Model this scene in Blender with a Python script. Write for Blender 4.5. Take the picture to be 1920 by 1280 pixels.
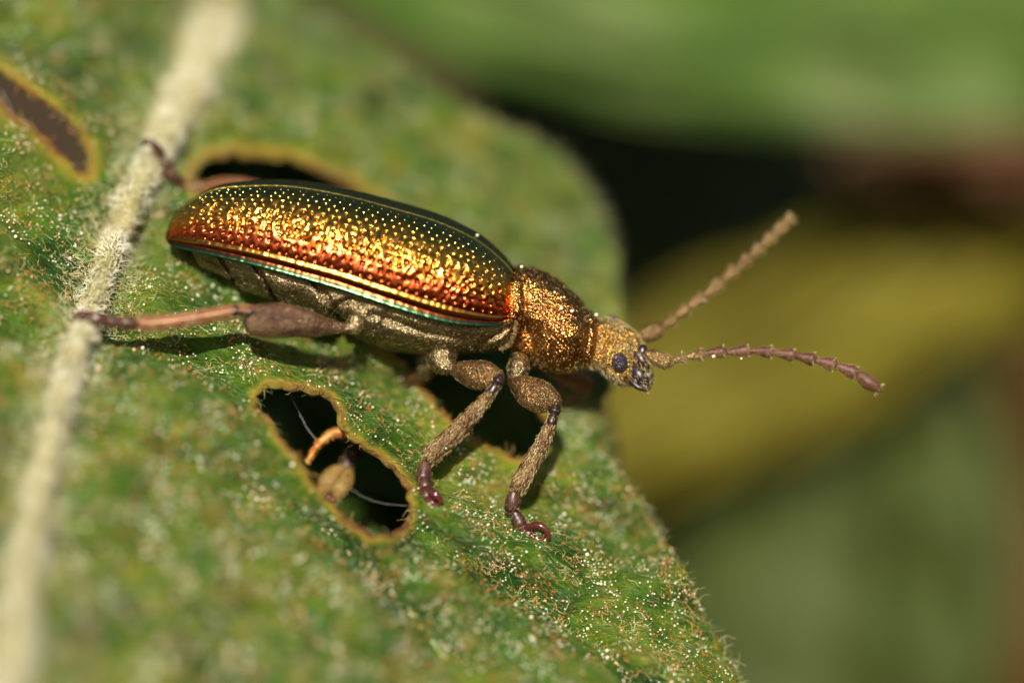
# Macro photograph of a metallic leaf beetle on a chewed, hairy leaf.  1 unit = 1 mm.
import bpy, math, random
import numpy as np
from mathutils import Vector
from mathutils.geometry import delaunay_2d_cdt

scene = bpy.context.scene
for o in list(bpy.data.objects):
    bpy.data.objects.remove(o)
R = math.radians
rng = np.random.default_rng(11)

# ------------------------------------------------------------------ camera
DIST = 60.0
cam_d = bpy.data.cameras.new('camera')
cam = bpy.data.objects.new('camera', cam_d)
scene.collection.objects.link(cam)
cam.location = (0, -DIST, 0)
cam.rotation_euler = (R(90), 0, 0)
cam_d.sensor_width = 1920.0
cam_d.lens = 1920.0 * DIST / 19.2
cam_d.clip_start = 0.5
cam_d.clip_end = 20000
cam_d.dof.use_dof = True
cam_d.dof.focus_distance = DIST - 0.30
cam_d.dof.aperture_fstop = (cam_d.lens / 1000.0) / 5.2      # 5.2 mm wide aperture
scene.camera = cam
scene.render.resolution_x, scene.render.resolution_y = 1024, 682

# ------------------------------------------------------------------ world, sun
SUN_EL, SUN_AZ = 23.0, -3.0            # sun stands behind and above the camera
to_sun = Vector((math.sin(R(SUN_AZ)) * math.cos(R(SUN_EL)), -math.cos(R(SUN_AZ)) * math.cos(R(SUN_EL)), math.sin(R(SUN_EL))))
world = bpy.data.worlds.new('World')
scene.world = world
world.use_nodes = True
nt = world.node_tree
bg = nt.nodes['Background']
sky = nt.nodes.new('ShaderNodeTexSky')
sky.sky_type = 'NISHITA'
sky.sun_disc = False
sky.sun_elevation = R(SUN_EL)
sky.sun_rotation = math.atan2(to_sun.x, to_sun.y)
nt.links.new(sky.outputs[0], bg.inputs[0])
bg.inputs[1].default_value = 0.065
sun_d = bpy.data.lights.new('sun', 'SUN')
sun_d.energy = 5.0
sun_d.angle = R(0.6)
sun_d.color = (1.0, 0.93, 0.80)
sun = bpy.data.objects.new('sun', sun_d)
scene.collection.objects.link(sun)
sun.rotation_euler = to_sun.to_track_quat('Z', 'Y').to_euler()
scene.view_settings.view_transform = 'Standard'
scene.view_settings.look = 'None'
scene.view_settings.exposure = 0.55
scene.view_settings.gamma = 1.0

# ------------------------------------------------------------------ helpers
def P(px, py, d=0.0):
    """point at photo position px,py and depth d (mm beyond the focus plane)"""
    f = (DIST + d) / DIST
    return np.array([(px - 960) / 100 * f, d, (640 - py) / 100 * f])

def PA(a):
    a = np.asarray(a, float)
    f = (DIST + a[:, 2]) / DIST
    return np.stack([(a[:, 0] - 960) / 100 * f, a[:, 2], (640 - a[:, 1]) / 100 * f], 1)

def mesh_obj(name, v, faces, mat, parent=None, smooth=True, attrs=None, mats=None, fmat=None):
    me = bpy.data.meshes.new(name)
    v = np.asarray(v, np.float32)
    if isinstance(faces, np.ndarray):
        n, k = faces.shape
        me.vertices.add(len(v)); me.loops.add(n * k); me.polygons.add(n)
        me.vertices.foreach_set('co', v.ravel())
        me.loops.foreach_set('vertex_index', faces.astype(np.int32).ravel())
        me.polygons.foreach_set('loop_start', np.arange(0, n * k, k, dtype=np.int32))
        me.polygons.foreach_set('loop_total', np.full(n, k, np.int32))
        me.update(calc_edges=True)
    else:
        me.from_pydata([tuple(p) for p in v], [], faces)
        me.update()
    me.polygons.foreach_set('use_smooth', np.full(len(me.polygons), smooth))
    if attrs:
        for k_, arr in attrs.items():
            at = me.attributes.new(k_, 'FLOAT', 'POINT')
            at.data.foreach_set('value', np.asarray(arr, np.float32))
    for m in (mats or [mat]):
        me.materials.append(m)
    if fmat is not None:
        me.polygons.foreach_set('material_index', np.asarray(fmat, np.int32))
    o = bpy.data.objects.new(name, me)
    scene.collection.objects.link(o)
    if parent is not None:
        o.parent = parent
        o.matrix_parent_inverse = parent.matrix_basis.inverted()
    return o

def tag(o, label=None, cat=None, group=None, kind=None):
    for k, val in (('label', label), ('category', cat), ('group', group), ('kind', kind)):
        if val:
            o[k] = val
    return o

def empty(name, loc):
    o = bpy.data.objects.new(name, None)
    o.location = loc
    o.empty_display_size = 0.5
    scene.collection.objects.link(o)
    return o

def catmull(pts, n):
    """resample rows of pts with a Catmull-Rom spline"""
    p = np.asarray(pts, float)
    m = len(p)
    if m == 2:
        t = np.linspace(0, 1, n)[:, None]
        return p[0] * (1 - t) + p[1] * t
    q = np.vstack([2 * p[0] - p[1], p, 2 * p[-1] - p[-2]])
    u = np.linspace(0, m - 1, n)
    i = np.minimum(u.astype(int), m - 2)
    t = (u - i)[:, None]
    a, b, c, d = q[i], q[i + 1], q[i + 2], q[i + 3]
    return 0.5 * (2 * b + (c - a) * t + (2 * a - 5 * b + 4 * c - d) * t ** 2 + (3 * b - a - 3 * c + d) * t ** 3)

def ring_faces(nr, ns, closed=True, cap=True):
    i = np.arange(nr - 1)[:, None]
    j = np.arange(ns if closed else ns - 1)[None, :]
    a = i * ns + j
    b = i * ns + (j + 1) % ns
    f = np.stack([a, b, b + ns, a + ns], -1).reshape(-1, 4)
    return f

def tube(path, rad, ns=14, flat=1.0, round_ends=True, bumpy=0.0, seed=0):
    """swept tube: path (N,3), rad (N,); returns verts, faces"""
    path = np.asarray(path, float); rad = np.asarray(rad, float)
    if round_ends:
        t0 = path[0] - path[1]; t0 /= np.linalg.norm(t0)
        t1 = path[-1] - path[-2]; t1 /= np.linalg.norm(t1)
        c = [0.95, 0.75, 0.4]; s = [0.12, 0.6, 0.92]
        pre = [path[0] + t0 * rad[0] * k * 0.8 for k in c]
        post = [path[-1] + t1 * rad[-1] * k * 0.8 for k in c[::-1]]
        path = np.vstack([pre, path, post])
        rad = np.concatenate([[rad[0] * k for k in s], rad, [rad[-1] * k for k in s[::-1]]])
    n = len(path)
    tan = np.gradient(path, axis=0)
    tan /= np.linalg.norm(tan, axis=1)[:, None] + 1e-9
    up = np.array([0, -1.0, 0])
    if abs(tan[0] @ up) > 0.9:
        up = np.array([0, 0, 1.0])
    A = np.zeros((n, 3)); cur = up
    for k in range(n):
        cur = cur - tan[k] * (cur @ tan[k]); cur /= np.linalg.norm(cur)
        A[k] = cur
    B = np.cross(tan, A)
    th = np.linspace(0, 2 * np.pi, ns, endpoint=False)
    r = rad[:, None] * np.ones(ns)[None]
    if bumpy:
        g = np.random.default_rng(seed)
        r = r * (1 + bumpy * g.standard_normal(r.shape))
    v = path[:, None] + A[:, None] * (np.cos(th)[None] * r * flat)[..., None] + B[:, None] * (np.sin(th)[None] * r)[..., None]
    v = v.reshape(-1, 3)
    f = ring_faces(n, ns)
    return v, f

def join(parts):
    vs, fs, off = [], [], 0
    for v, f in parts:
        vs.append(v); fs.append(f + off); off += len(v)
    return np.vstack(vs), np.vstack(fs)

def px_tube(rows, n=24, ns=14, flat=0.85, **kw):
    """rows: (px, py, depth, radius in px)"""
    q = catmull(np.array(rows, float), n)
    return tube(PA(q[:, :3]), np.maximum(q[:, 3], 1.0) / 100, ns, flat, **kw)

def interp(x, pts):
    pts = np.asarray(pts, float)
    return np.interp(x, pts[:, 0], pts[:, 1])

def smooth_interp(x, pts, n=200):
    q = catmull(np.asarray(pts, float), n)
    return np.interp(x, q[:, 0], q[:, 1])

class Noise:
    """cheap smooth value noise in 2-D / 3-D made of random sine waves"""
    def __init__(self, seed, n=24, dim=3, f0=0.6, f1=1.6):
        g = np.random.default_rng(seed)
        d = g.standard_normal((n, dim)); d /= np.linalg.norm(d, axis=1)[:, None]
        self.k = d * g.uniform(f0, f1, (n, 1)) * 2 * np.pi
        self.p = g.uniform(0, 2 * np.pi, n); self.n = n
    def __call__(self, x):
        x = np.asarray(x, float)
        out = np.zeros(len(x))
        for k, p in zip(self.k, self.p):
            out += np.sin(x @ k + p)
        return out / math.sqrt(self.n / 2)

def vnormals(v, f):
    n = np.zeros_like(v)
    a, b, c = v[f[:, 0]], v[f[:, 1]], v[f[:, 2]]
    fn = np.cross(b - a, c - a)
    if f.shape[1] == 4:
        fn = np.cross(v[f[:, 2]] - a, v[f[:, 3]] - b)
    for k in range(f.shape[1]):
        np.add.at(n, f[:, k], fn)
    return n / (np.linalg.norm(n, axis=1)[:, None] + 1e-12)

def sample_surface(v, f, count, g):
    a, b, c = v[f[:, 0]], v[f[:, 1]], v[f[:, 2]]
    fn = np.cross(b - a, c - a)
    ar = np.linalg.norm(fn, axis=1)
    if f.shape[1] == 4:
        fn = np.cross(c - a, v[f[:, 3]] - b); ar = np.linalg.norm(fn, axis=1)
    idx = g.choice(len(f), count, p=ar / ar.sum())
    w = g.dirichlet(np.ones(f.shape[1]), count)
    p = sum(v[f[idx, k]] * w[:, k:k + 1] for k in range(f.shape[1]))
    n = fn[idx] / (ar[idx][:, None] + 1e-12)
    return p, n

def hairs(p, d, length, rad, g, K=4, curl=0.0, ns=3, wig=1.0):
    """tapered thin strands: roots p, directions d (unit), curl = how far each next segment turns"""
    n = len(p)
    length = np.broadcast_to(np.asarray(length, float), (n,))
    rad = np.broadcast_to(np.asarray(rad, float), (n,))
    axis = g.standard_normal((n, 3)); axis -= d * (axis * d).sum(1)[:, None]
    axis /= np.linalg.norm(axis, axis=1)[:, None] + 1e-9
    cur = d.copy(); pts = [p.copy()]
    for k in range(K):
        ang = curl * (0.5 + g.random(n)) * np.where(g.random(n) < 0.25 * wig, -1, 1)
        side = np.cross(axis, cur)
        cur = cur * np.cos(ang)[:, None] + side * np.sin(ang)[:, None]
        cur /= np.linalg.norm(cur, axis=1)[:, None] + 1e-9
        pts.append(pts[-1] + cur * (length / K)[:, None])
    C = np.stack(pts, 1)                                   # n,K+1,3
    T = np.gradient(C, axis=1)
    T /= np.linalg.norm(T, axis=2)[..., None] + 1e-9
    A = axis[:, None] - T * (axis[:, None] * T).sum(2)[..., None]
    A /= np.linalg.norm(A, axis=2)[..., None] + 1e-9
    B = np.cross(T, A)
    th = np.linspace(0, 2 * np.pi, ns, endpoint=False)
    taper = np.linspace(1, 0.35, K + 1)[None, :, None]
    rr = rad[:, None, None] * taper
    V = C[:, :, None] + (A[:, :, None] * (np.cos(th) * rr)[..., None] + B[:, :, None] * (np.sin(th) * rr)[..., None])
    V = V.reshape(-1, 3)
    base = (np.arange(n) * (K + 1) * ns)[:, None]
    return V, (base[:, :, None] + ring_faces(K + 1, ns)[None]).reshape(-1, 4)

ICO_V = None
def blobs(p, r, squash=None):
    """many tiny 20-face balls"""
    t = (1 + 5 ** .5) / 2
    iv = np.array([(-1, t, 0), (1, t, 0), (-1, -t, 0), (1, -t, 0), (0, -1, t), (0, 1, t), (0, -1, -t), (0, 1, -t), (t, 0, -1), (t, 0, 1), (-t, 0, -1), (-t, 0, 1)], float)
    iv /= np.linalg.norm(iv[0])
    f = np.array([(0, 11, 5), (0, 5, 1), (0, 1, 7), (0, 7, 10), (0, 10, 11), (1, 5, 9), (5, 11, 4), (11, 10, 2), (10, 7, 6), (7, 1, 8), (3, 9, 4), (3, 4, 2), (3, 2, 6), (3, 6, 8), (3, 8, 9), (4, 9, 5), (2, 4, 11), (6, 2, 10), (8, 6, 7), (9, 8, 1)])
    v = p[:, None] + iv[None] * np.asarray(r)[:, None, None]
    return v.reshape(-1, 3), ((np.arange(len(p)) * 12)[:, None, None] + f[None]).reshape(-1, 3)

# ------------------------------------------------------------------ materials
def material(name):
    m = bpy.data.materials.new(name)
    m.use_nodes = True
    nt = m.node_tree
    return m, nt, nt.nodes['Principled BSDF']

def N(nt, kind, **kw):
    n = nt.nodes.new('ShaderNode' + kind)
    for k, v in kw.items():
        if k.startswith('in_'):
            key = k[3:].replace('_', ' ')
            n.inputs[key].default_value = v
        else:
            setattr(n, k, v)
    return n

def ramp(nt, src, stops, interp_='LINEAR'):
    r = N(nt, 'ValToRGB')
    r.color_ramp.interpolation = interp_
    el = r.color_ramp.elements
    while len(el) < len(stops):
        el.new(0.5)
    for e, (pos, col) in zip(el, stops):
        e.position = pos
        e.color = (*col, 1)
    nt.links.new(src, r.inputs[0])
    return r.outputs[0]

def mixc(nt, fac, a, b, mode='MIX'):
    m = N(nt, 'Mix', data_type='RGBA', blend_type=mode)
    for sock, val in ((m.inputs['Factor'], fac), (m.inputs['A'], a), (m.inputs['B'], b)):
        pass
    def put(s, val):
        if hasattr(val, 'is_output'):
            nt.links.new(val, s)
        elif isinstance(val, (int, float)):
            s.default_value = val
        else:
            s.default_value = (*val, 1)
    put(m.inputs[0], fac); put(m.inputs[6], a); put(m.inputs[7], b)
    return m.outputs[2]

def noise(nt, scale, detail=4, rough=0.55, vec=None, stretch=None):
    tc = N(nt, 'TexCoord')
    src = tc.outputs['Object']
    if stretch:
        mp = N(nt, 'Mapping')
        mp.inputs['Rotation'].default_value = stretch[0]
        mp.inputs['Scale'].default_value = stretch[1]
        nt.links.new(src, mp.inputs[0]); src = mp.outputs[0]
    n = N(nt, 'TexNoise')
    n.inputs['Scale'].default_value = scale
    n.inputs['Detail'].default_value = detail
    n.inputs['Roughness'].default_value = rough
    nt.links.new(src, n.inputs['Vector'])
    return n.outputs['Fac']

def bump(nt, bsdf, h, strength=0.4, dist=0.05):
    b = N(nt, 'Bump')
    b.inputs['Strength'].default_value = strength
    b.inputs['Distance'].default_value = dist
    nt.links.new(h, b.inputs['Height'])
    nt.links.new(b.outputs[0], bsdf.inputs['Normal'])
    return b

def attr(nt, name):
    return N(nt, 'Attribute', attribute_name=name).outputs['Fac']

def chitin(name, cols, rough=0.35, metallic=0.85, scale=14, bump_s=0.5, bump_d=0.02, spec=0.5, coat=0.0, grain=0):
    m, nt, b = material(name)
    n1 = noise(nt, scale * 0.25, 5, 0.6)
    col = ramp(nt, n1, [(0.3, cols[0]), (0.5, cols[1]), (0.72, cols[2])])
    nt.links.new(col, b.inputs['Base Color'])
    b.inputs['Metallic'].default_value = metallic
    n2 = noise(nt, scale, 3, 0.6)
    rr = N(nt, 'MapRange'); rr.inputs[3].default_value = rough * 0.75; rr.inputs[4].default_value = rough * 1.3
    nt.links.new(n2, rr.inputs[0]); nt.links.new(rr.outputs[0], b.inputs['Roughness'])
    if grain:
        tc = N(nt, 'TexCoord'); vo = N(nt, 'TexVoronoi', feature='SMOOTH_F1'); vo.inputs['Scale'].default_value = grain
        vo.inputs['Smoothness'].default_value = 0.35
        nt.links.new(tc.outputs['Object'], vo.inputs['Vector'])
        bump(nt, b, vo.outputs['Distance'], bump_s, bump_d)
    else:
        bump(nt, b, n2, bump_s, bump_d)
    b.inputs['Coat Weight'].default_value = coat
    return m

def hair_mat(name, cols, rough=0.45, trans=0.0):
    m, nt, b = material(name)
    n1 = noise(nt, 1.7, 3, 0.7)
    nt.links.new(ramp(nt, n1, [(0.35, cols[0]), (0.5, cols[1]), (0.65, cols[2])]), b.inputs['Base Color'])
    b.inputs['Roughness'].default_value = rough
    b.inputs['Transmission Weight'].default_value = trans
    return m

def leaf_mat(name, dark, mid, light, ns=0.55, edge=None, edge_attr=None, rough=0.42, streak=None, bs=0.5, transl=0.25):
    m, nt, b = material(name)
    n1 = noise(nt, ns, 5, 0.62)
    n2 = noise(nt, 3.2, 4, 0.6, stretch=streak)
    col = ramp(nt, n1, [(0.36, dark), (0.5, mid), (0.66, light)])
    col2 = ramp(nt, n2, [(0.35, (0.55, 0.6, 0.5)), (0.55, (1, 1, 1)), (0.75, (1.35, 1.3, 1.2))])
    col = mixc(nt, 0.85, col, col2, 'MULTIPLY')
    if edge_attr:
        e = attr(nt, edge_attr)
        n3 = noise(nt, 2.6, 4, 0.65)
        mth = N(nt, 'Math', operation='MULTIPLY_ADD'); mth.inputs[1].default_value = 0.55; mth.inputs[2].default_value = -0.27
        nt.links.new(n3, mth.inputs[0])
        ad = N(nt, 'Math', operation='ADD'); nt.links.new(e, ad.inputs[0]); nt.links.new(mth.outputs[0], ad.inputs[1])
        fac = ramp(nt, ad.outputs[0], [(0.25, (0, 0, 0)), (0.8, (1, 1, 1))])
        ecol = ramp(nt, ad.outputs[0], [(0.35, edge[0]), (0.75, edge[1]), (1.0, edge[2])])
        col = mixc(nt, fac, col, ecol)
    nt.links.new(col, b.inputs['Base Color'])
    b.inputs['Roughness'].default_value = rough
    b.inputs['Specular IOR Level'].default_value = 0.45
    fine = noise(nt, 9.0, 5, 0.62, stretch=streak)
    bump(nt, b, fine, bs, 0.20)
    if transl:
        tr = N(nt, 'BsdfTranslucent')
        nt.links.new(mixc(nt, 1.0, col, (0.95, 1.0, 0.35), 'MULTIPLY'), tr.inputs[0])
        mx = N(nt, 'MixShader'); mx.inputs[0].default_value = transl
        nt.links.new(b.outputs[0], mx.inputs[1]); nt.links.new(tr.outputs[0], mx.inputs[2])
        nt.links.new(mx.outputs[0], nt.nodes['Material Output'].inputs[0])
    return m

M = {}
STREAK = ((0, R(-33), 0), (0.45, 1.0, 1.9))
M['leaf'] = leaf_mat('leaf_green', (0.018, 0.068, 0.001), (0.070, 0.160, 0.003), (0.20, 0.245, 0.016),
                     edge=((0.24, 0.27, 0.02), (0.36, 0.29, 0.03), (0.32, 0.14, 0.03)), edge_attr='rim', streak=STREAK, bs=0.9)
M['leaf_under'] = leaf_mat('leaf_underside', (0.05, 0.09, 0.02), (0.09, 0.13, 0.04), (0.14, 0.18, 0.06), bs=0.5)
M['leaf_rim'] = leaf_mat('leaf_cut_edge', (0.15, 0.065, 0.015), (0.27, 0.19, 0.025), (0.25, 0.28, 0.03), bs=0.8, transl=0.2)
M['midrib'] = leaf_mat('midrib_felt', (0.36, 0.32, 0.12), (0.48, 0.43, 0.20), (0.58, 0.53, 0.30), rough=0.7, bs=1.0, transl=0.1)
M['felt'] = hair_mat('felt_hair', ((0.48, 0.42, 0.20), (0.72, 0.68, 0.46), (0.84, 0.81, 0.66)))
M['tanhair'] = hair_mat('tan_hair', ((0.44, 0.17, 0.03), (0.50, 0.30, 0.08), (0.56, 0.44, 0.20)))
M['palehair'] = hair_mat('pale_hair', ((0.30, 0.38, 0.14), (0.46, 0.46, 0.22), (0.60, 0.57, 0.38)))
M['silkyhair'] = hair_mat('silky_green_hair', ((0.07, 0.15, 0.02), (0.12, 0.22, 0.05), (0.20, 0.28, 0.10)), rough=0.3)
M['brownhair'] = hair_mat('brown_hair', ((0.16, 0.10, 0.035), (0.26, 0.18, 0.07), (0.36, 0.27, 0.12)), rough=0.28)
M['brownhair'].node_tree.nodes['Principled BSDF'].inputs['Metallic'].default_value = 0.5
M['rusthair'] = hair_mat('rust_hair', ((0.40, 0.13, 0.02), (0.48, 0.19, 0.03), (0.50, 0.30, 0.08)))
m, nt, b = material('gland_dot'); M['dot'] = m
nt.links.new(ramp(nt, noise(nt, 2.0, 2), [(0.35, (0.48, 0.60, 0.36)), (0.5, (0.72, 0.68, 0.52)), (0.65, (0.66, 0.42, 0.22))]), b.inputs['Base Color'])
b.inputs['Roughness'].default_value = 0.28

# elytra: burnished copper-gold metal; angle sheen and dark upper reflection painted into the colour, red flank to green bronze suture
m, nt, b = material('elytra_metal'); M['elytra'] = m
t = attr(nt, 'across')
nz = noise(nt, 3.5, 4, 0.6)
mth = N(nt, 'Math', operation='MULTIPLY_ADD'); mth.inputs[1].default_value = 0.9; mth.inputs[2].default_value = 0.55
nt.links.new(nz, mth.inputs[0])
ad = N(nt, 'Math', operation='MULTIPLY'); nt.links.new(t, ad.inputs[0]); nt.links.new(mth.outputs[0], ad.inputs[1])
col = ramp(nt, ad.outputs[0], [(0.0, (0.06, 0.20, 0.12)), (0.022, (0.10, 0.20, 0.08)), (0.035, (0.30, 0.06, 0.02)), (0.075, (0.34, 0.08, 0.02)), (0.095, (0.46, 0.22, 0.04)), (0.13, (0.40, 0.08, 0.02)),
                               (0.22, (0.66, 0.11, 0.035)), (0.34, (0.76, 0.22, 0.035)), (0.46, (0.70, 0.30, 0.045)), (0.66, (0.52, 0.29, 0.05)), (0.78, (0.24, 0.21, 0.05)), (1.0, (0.17, 0.18, 0.045))])
col = mixc(nt, attr(nt, 'suture'), col, (0.62, 0.44, 0.07))
nt.links.new(col, b.inputs['Base Color'])
b.inputs['Metallic'].default_value = 1.0
b.inputs['Roughness'].default_value = 0.22
bump(nt, b, noise(nt, 22, 3, 0.6), 0.35, 0.012)

M['bronze'] = chitin('pronotum_bronze', ((0.26, 0.09, 0.025), (0.38, 0.16, 0.04), (0.46, 0.24, 0.05)), rough=0.22, metallic=1.0, scale=10, bump_s=0.8, bump_d=0.026, grain=27)
M['head'] = chitin('head_bronze', ((0.30, 0.12, 0.025), (0.36, 0.19, 0.04), (0.36, 0.25, 0.06)), rough=0.26, metallic=0.95, scale=10, bump_s=0.9, bump_d=0.028, grain=32)
M['sternum'] = chitin('sternum_grey_gold', ((0.13, 0.095, 0.05), (0.21, 0.16, 0.085), (0.31, 0.24, 0.13)), rough=0.26, metallic=0.95, scale=12, bump_s=0.8, bump_d=0.016, grain=42)
M['femur'] = chitin('femur_brown', ((0.07, 0.036, 0.014), (0.13, 0.07, 0.026), (0.22, 0.10, 0.03)), rough=0.28, metallic=0.75, scale=14, bump_s=0.9, bump_d=0.022, grain=34)
M['hindleg'] = chitin('hind_leg_rufous', ((0.15, 0.035, 0.02), (0.20, 0.07, 0.03), (0.22, 0.12, 0.05)), rough=0.36, metallic=0.35, scale=12, bump_s=0.4, bump_d=0.02)
M['hindfemur'] = chitin('hind_femur_brown', ((0.05, 0.024, 0.014), (0.10, 0.052, 0.028), (0.17, 0.10, 0.05)), rough=0.30, metallic=0.55, scale=12, bump_s=0.9, bump_d=0.026, grain=32)
M['tibia'] = chitin('tibia_brown', ((0.06, 0.026, 0.014), (0.12, 0.06, 0.022), (0.20, 0.12, 0.04)), rough=0.30, metallic=0.6, scale=14, bump_s=0.9, bump_d=0.022, grain=34)
M['tarsus'] = chitin('tarsus_maroon', ((0.022, 0.007, 0.006), (0.05, 0.016, 0.011), (0.11, 0.05, 0.028)), rough=0.36, metallic=0.1, scale=12, bump_s=0.4, bump_d=0.02)
M['claw'] = chitin('claw_dark_red', ((0.03, 0.006, 0.006), (0.07, 0.012, 0.01), (0.12, 0.03, 0.02)), rough=0.16, metallic=0.0, scale=8, bump_s=0.1, bump_d=0.01, coat=0.5)
M['joint'] = chitin('joint_black', ((0.008, 0.004, 0.005), (0.016, 0.007, 0.008), (0.035, 0.012, 0.012)), rough=0.32, metallic=0.0, scale=10, bump_s=0.4, bump_d=0.02)
M['antenna'] = chitin('antenna_brown', ((0.14, 0.08, 0.03), (0.22, 0.135, 0.05), (0.28, 0.16, 0.06)), rough=0.30, metallic=0.6, scale=14, bump_s=0.9, bump_d=0.022, grain=34)
M['antenna_dark'] = chitin('antenna_maroon', ((0.05, 0.012, 0.010), (0.09, 0.026, 0.02), (0.15, 0.06, 0.03)), rough=0.42, metallic=0.15, scale=26, bump_s=0.6, bump_d=0.02)
M['goldhair'] = hair_mat('gold_hair', ((0.42, 0.30, 0.10), (0.55, 0.43, 0.20), (0.62, 0.52, 0.30)), rough=0.32)
M['pad'] = hair_mat('sole_felt', ((0.16, 0.095, 0.02), (0.24, 0.15, 0.035), (0.30, 0.20, 0.06)), rough=0.6)
m, nt, b = material('eye_facets'); M['eye'] = m
tc = N(nt, 'TexCoord'); vor = N(nt, 'TexVoronoi'); vor.inputs['Scale'].default_value = 26
nt.links.new(tc.outputs['Object'], vor.inputs['Vector'])
nt.links.new(ramp(nt, vor.outputs['Distance'], [(0.2, (0.05, 0.035, 0.05)), (0.6, (0.02, 0.012, 0.02))]), b.inputs['Base Color'])
b.inputs['Roughness'].default_value = 0.18
inv = N(nt, 'Math', operation='SUBTRACT'); inv.inputs[0].default_value = 1.0
nt.links.new(vor.outputs['Distance'], inv.inputs[1])
bump(nt, b, inv.outputs[0], 0.8, 0.03)

m, nt, b = material('silk'); M['silk'] = m
b.inputs['Base Color'].default_value = (0.75, 0.75, 0.7, 1); b.inputs['Roughness'].default_value = 0.3
nt.links.new(ramp(nt, noise(nt, 3, 2), [(0.3, (0.6, 0.6, 0.5)), (0.7, (0.85, 0.85, 0.8))]), b.inputs['Base Color'])

# ------------------------------------------------------------------ ground: soil sheet with an earth bank behind the plant
m, nt, b = material('soil'); M['soil'] = m
n1 = noise(nt, 0.03, 6, 0.6)
nt.links.new(ramp(nt, n1, [(0.35, (0.018, 0.009, 0.001)), (0.52, (0.034, 0.015, 0.002)), (0.68, (0.030, 0.020, 0.003))]), b.inputs['Base Color'])
b.inputs['Roughness'].default_value = 0.95
bump(nt, b, noise(nt, 0.2, 6, 0.6), 0.8, 3.0)
gx = np.concatenate([np.array([-9000, -3000, -1200]), np.linspace(-600, 600, 61), np.array([1200, 3000, 9000])])
gy = np.concatenate([np.array([-9000, -3000, -1000]), np.linspace(-400, 700, 56), np.array([1200, 3000, 9000])])
X, Y = np.meshgrid(gx, gy)
nzz = Noise(5, 20, 2, 0.004, 0.02)
tt = np.clip((Y - 90) / 170, 0, 1)
Z = -110 + 330 * (tt * tt * (3 - 2 * tt)) + 8 * nzz(np.stack([X.ravel(), Y.ravel()], 1)).reshape(X.shape) * (np.abs(X) < 700)
g = mesh_obj('ground', np.stack([X.ravel(), Y.ravel(), Z.ravel()], 1), ring_faces(len(gy), len(gx), closed=False), M['soil'])
tag(g, 'brown soil bank rising behind the plant', kind='structure')

# ------------------------------------------------------------------ the chewed leaf
NX, NY = 0.54, -0.842                      # photo direction (x right, y down) pointing up-slope, away from the camera
leaf_n = Noise(21, 26, 2, 0.25, 0.7)
leaf_n2 = Noise(22, 30, 2, 0.9, 2.2)
leaf_n3 = Noise(23, 30, 2, 0.8, 1.9)
VEINS = [[(170, 610), (300, 660), (430, 715), (480, 740)], [(110, 800), (300, 860), (480, 930), (640, 1020), (760, 1140), (900, 1330)],
         [(780, 1000), (900, 1060), (1060, 1160), (1250, 1330)], [(230, 440), (330, 520), (470, 600), (620, 680), (740, 730)], [(60, 1010), (240, 1090), (400, 1200), (560, 1360)],
         [(180, 590), (110, 500), (0, 400), (-200, 280)], [(140, 700), (40, 610), (-120, 520), (-400, 430)], [(330, 220), (200, 150), (0, 60), (-200, -60)],
         [(360, 140), (560, 150), (760, 210), (960, 330), (1100, 480)], [(300, 300), (420, 270), (600, 300), (800, 380), (1000, 480), (1120, 620)],
         [(830, 900), (960, 930), (1120, 960), (1230, 1040)], [(90, 900), (-60, 830), (-300, 760)], [(50, 1150), (-150, 1080), (-400, 1030)]]
MID = [(470, -260, 0), (425, -20, 0), (375, 110, 0), (325, 215, 0), (275, 315, 0), (232, 400, 0), (200, 490, 0), (175, 570, 0), (135, 680, 0), (100, 800, 0), (72, 930, 0), (45, 1080, 0), (20, 1280, 0), (0, 1500, 0), (-20, 1760, 0)]

def poly_dist(x, y, pl):
    best = np.full(len(x), 1e9)
    for (x0, y0), (x1, y1) in zip(pl[:-1], pl[1:]):
        dx, dy = x1 - x0, y1 - y0
        t = np.clip(((x - x0) * dx + (y - y0) * dy) / (dx * dx + dy * dy + 1e-9), 0, 1)
        best = np.minimum(best, np.hypot(x - x0 - t * dx, y - y0 - t * dy))
    return best

def leaf_depth(x, y, relief=True):
    x = np.asarray(x, float); y = np.asarray(y, float)
    s = ((x - 100) * NX + (y - 430) * NY) / 100.0
    d = np.where(s > 0, 0.82 * s + 0.045 * s * s, 0.92 * s)
    d += 0.30 * np.exp(-(((x - 350) / 150) ** 2 + ((y - 430) / 90) ** 2))
    d -= 0.85 * np.exp(-(((x - 330) / 190) ** 2 + ((y - 770) / 110) ** 2))
    d += 0.30 * (np.clip(300 - y, 0, None) / 100) ** 2 * np.exp(-((x - 420) / 230) ** 2)
    if relief:
        q = np.stack([x, y], 1) / 100
        d -= 0.16 * leaf_n(q) + 0.03 * leaf_n2(q)
        st = np.stack([(q[:, 0] * 0.84 + q[:, 1] * 0.54) * 0.30, -q[:, 0] * 0.54 + q[:, 1] * 0.84], 1)
        d -= 0.065 * leaf_n3(st)
        vd = np.full(len(x), 1e9)
        for pl in VEINS:
            vd = np.minimum(vd, poly_dist(x, y, pl))
        d += 0.46 * np.exp(-(vd / 26) ** 2) - 0.20 * np.exp(-((vd - 75) / 45) ** 2)
        md = poly_dist(x, y, [(a, b) for a, b, _ in MID])
        d += 0.25 * np.exp(-(md / 90) ** 2)
    return d

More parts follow.
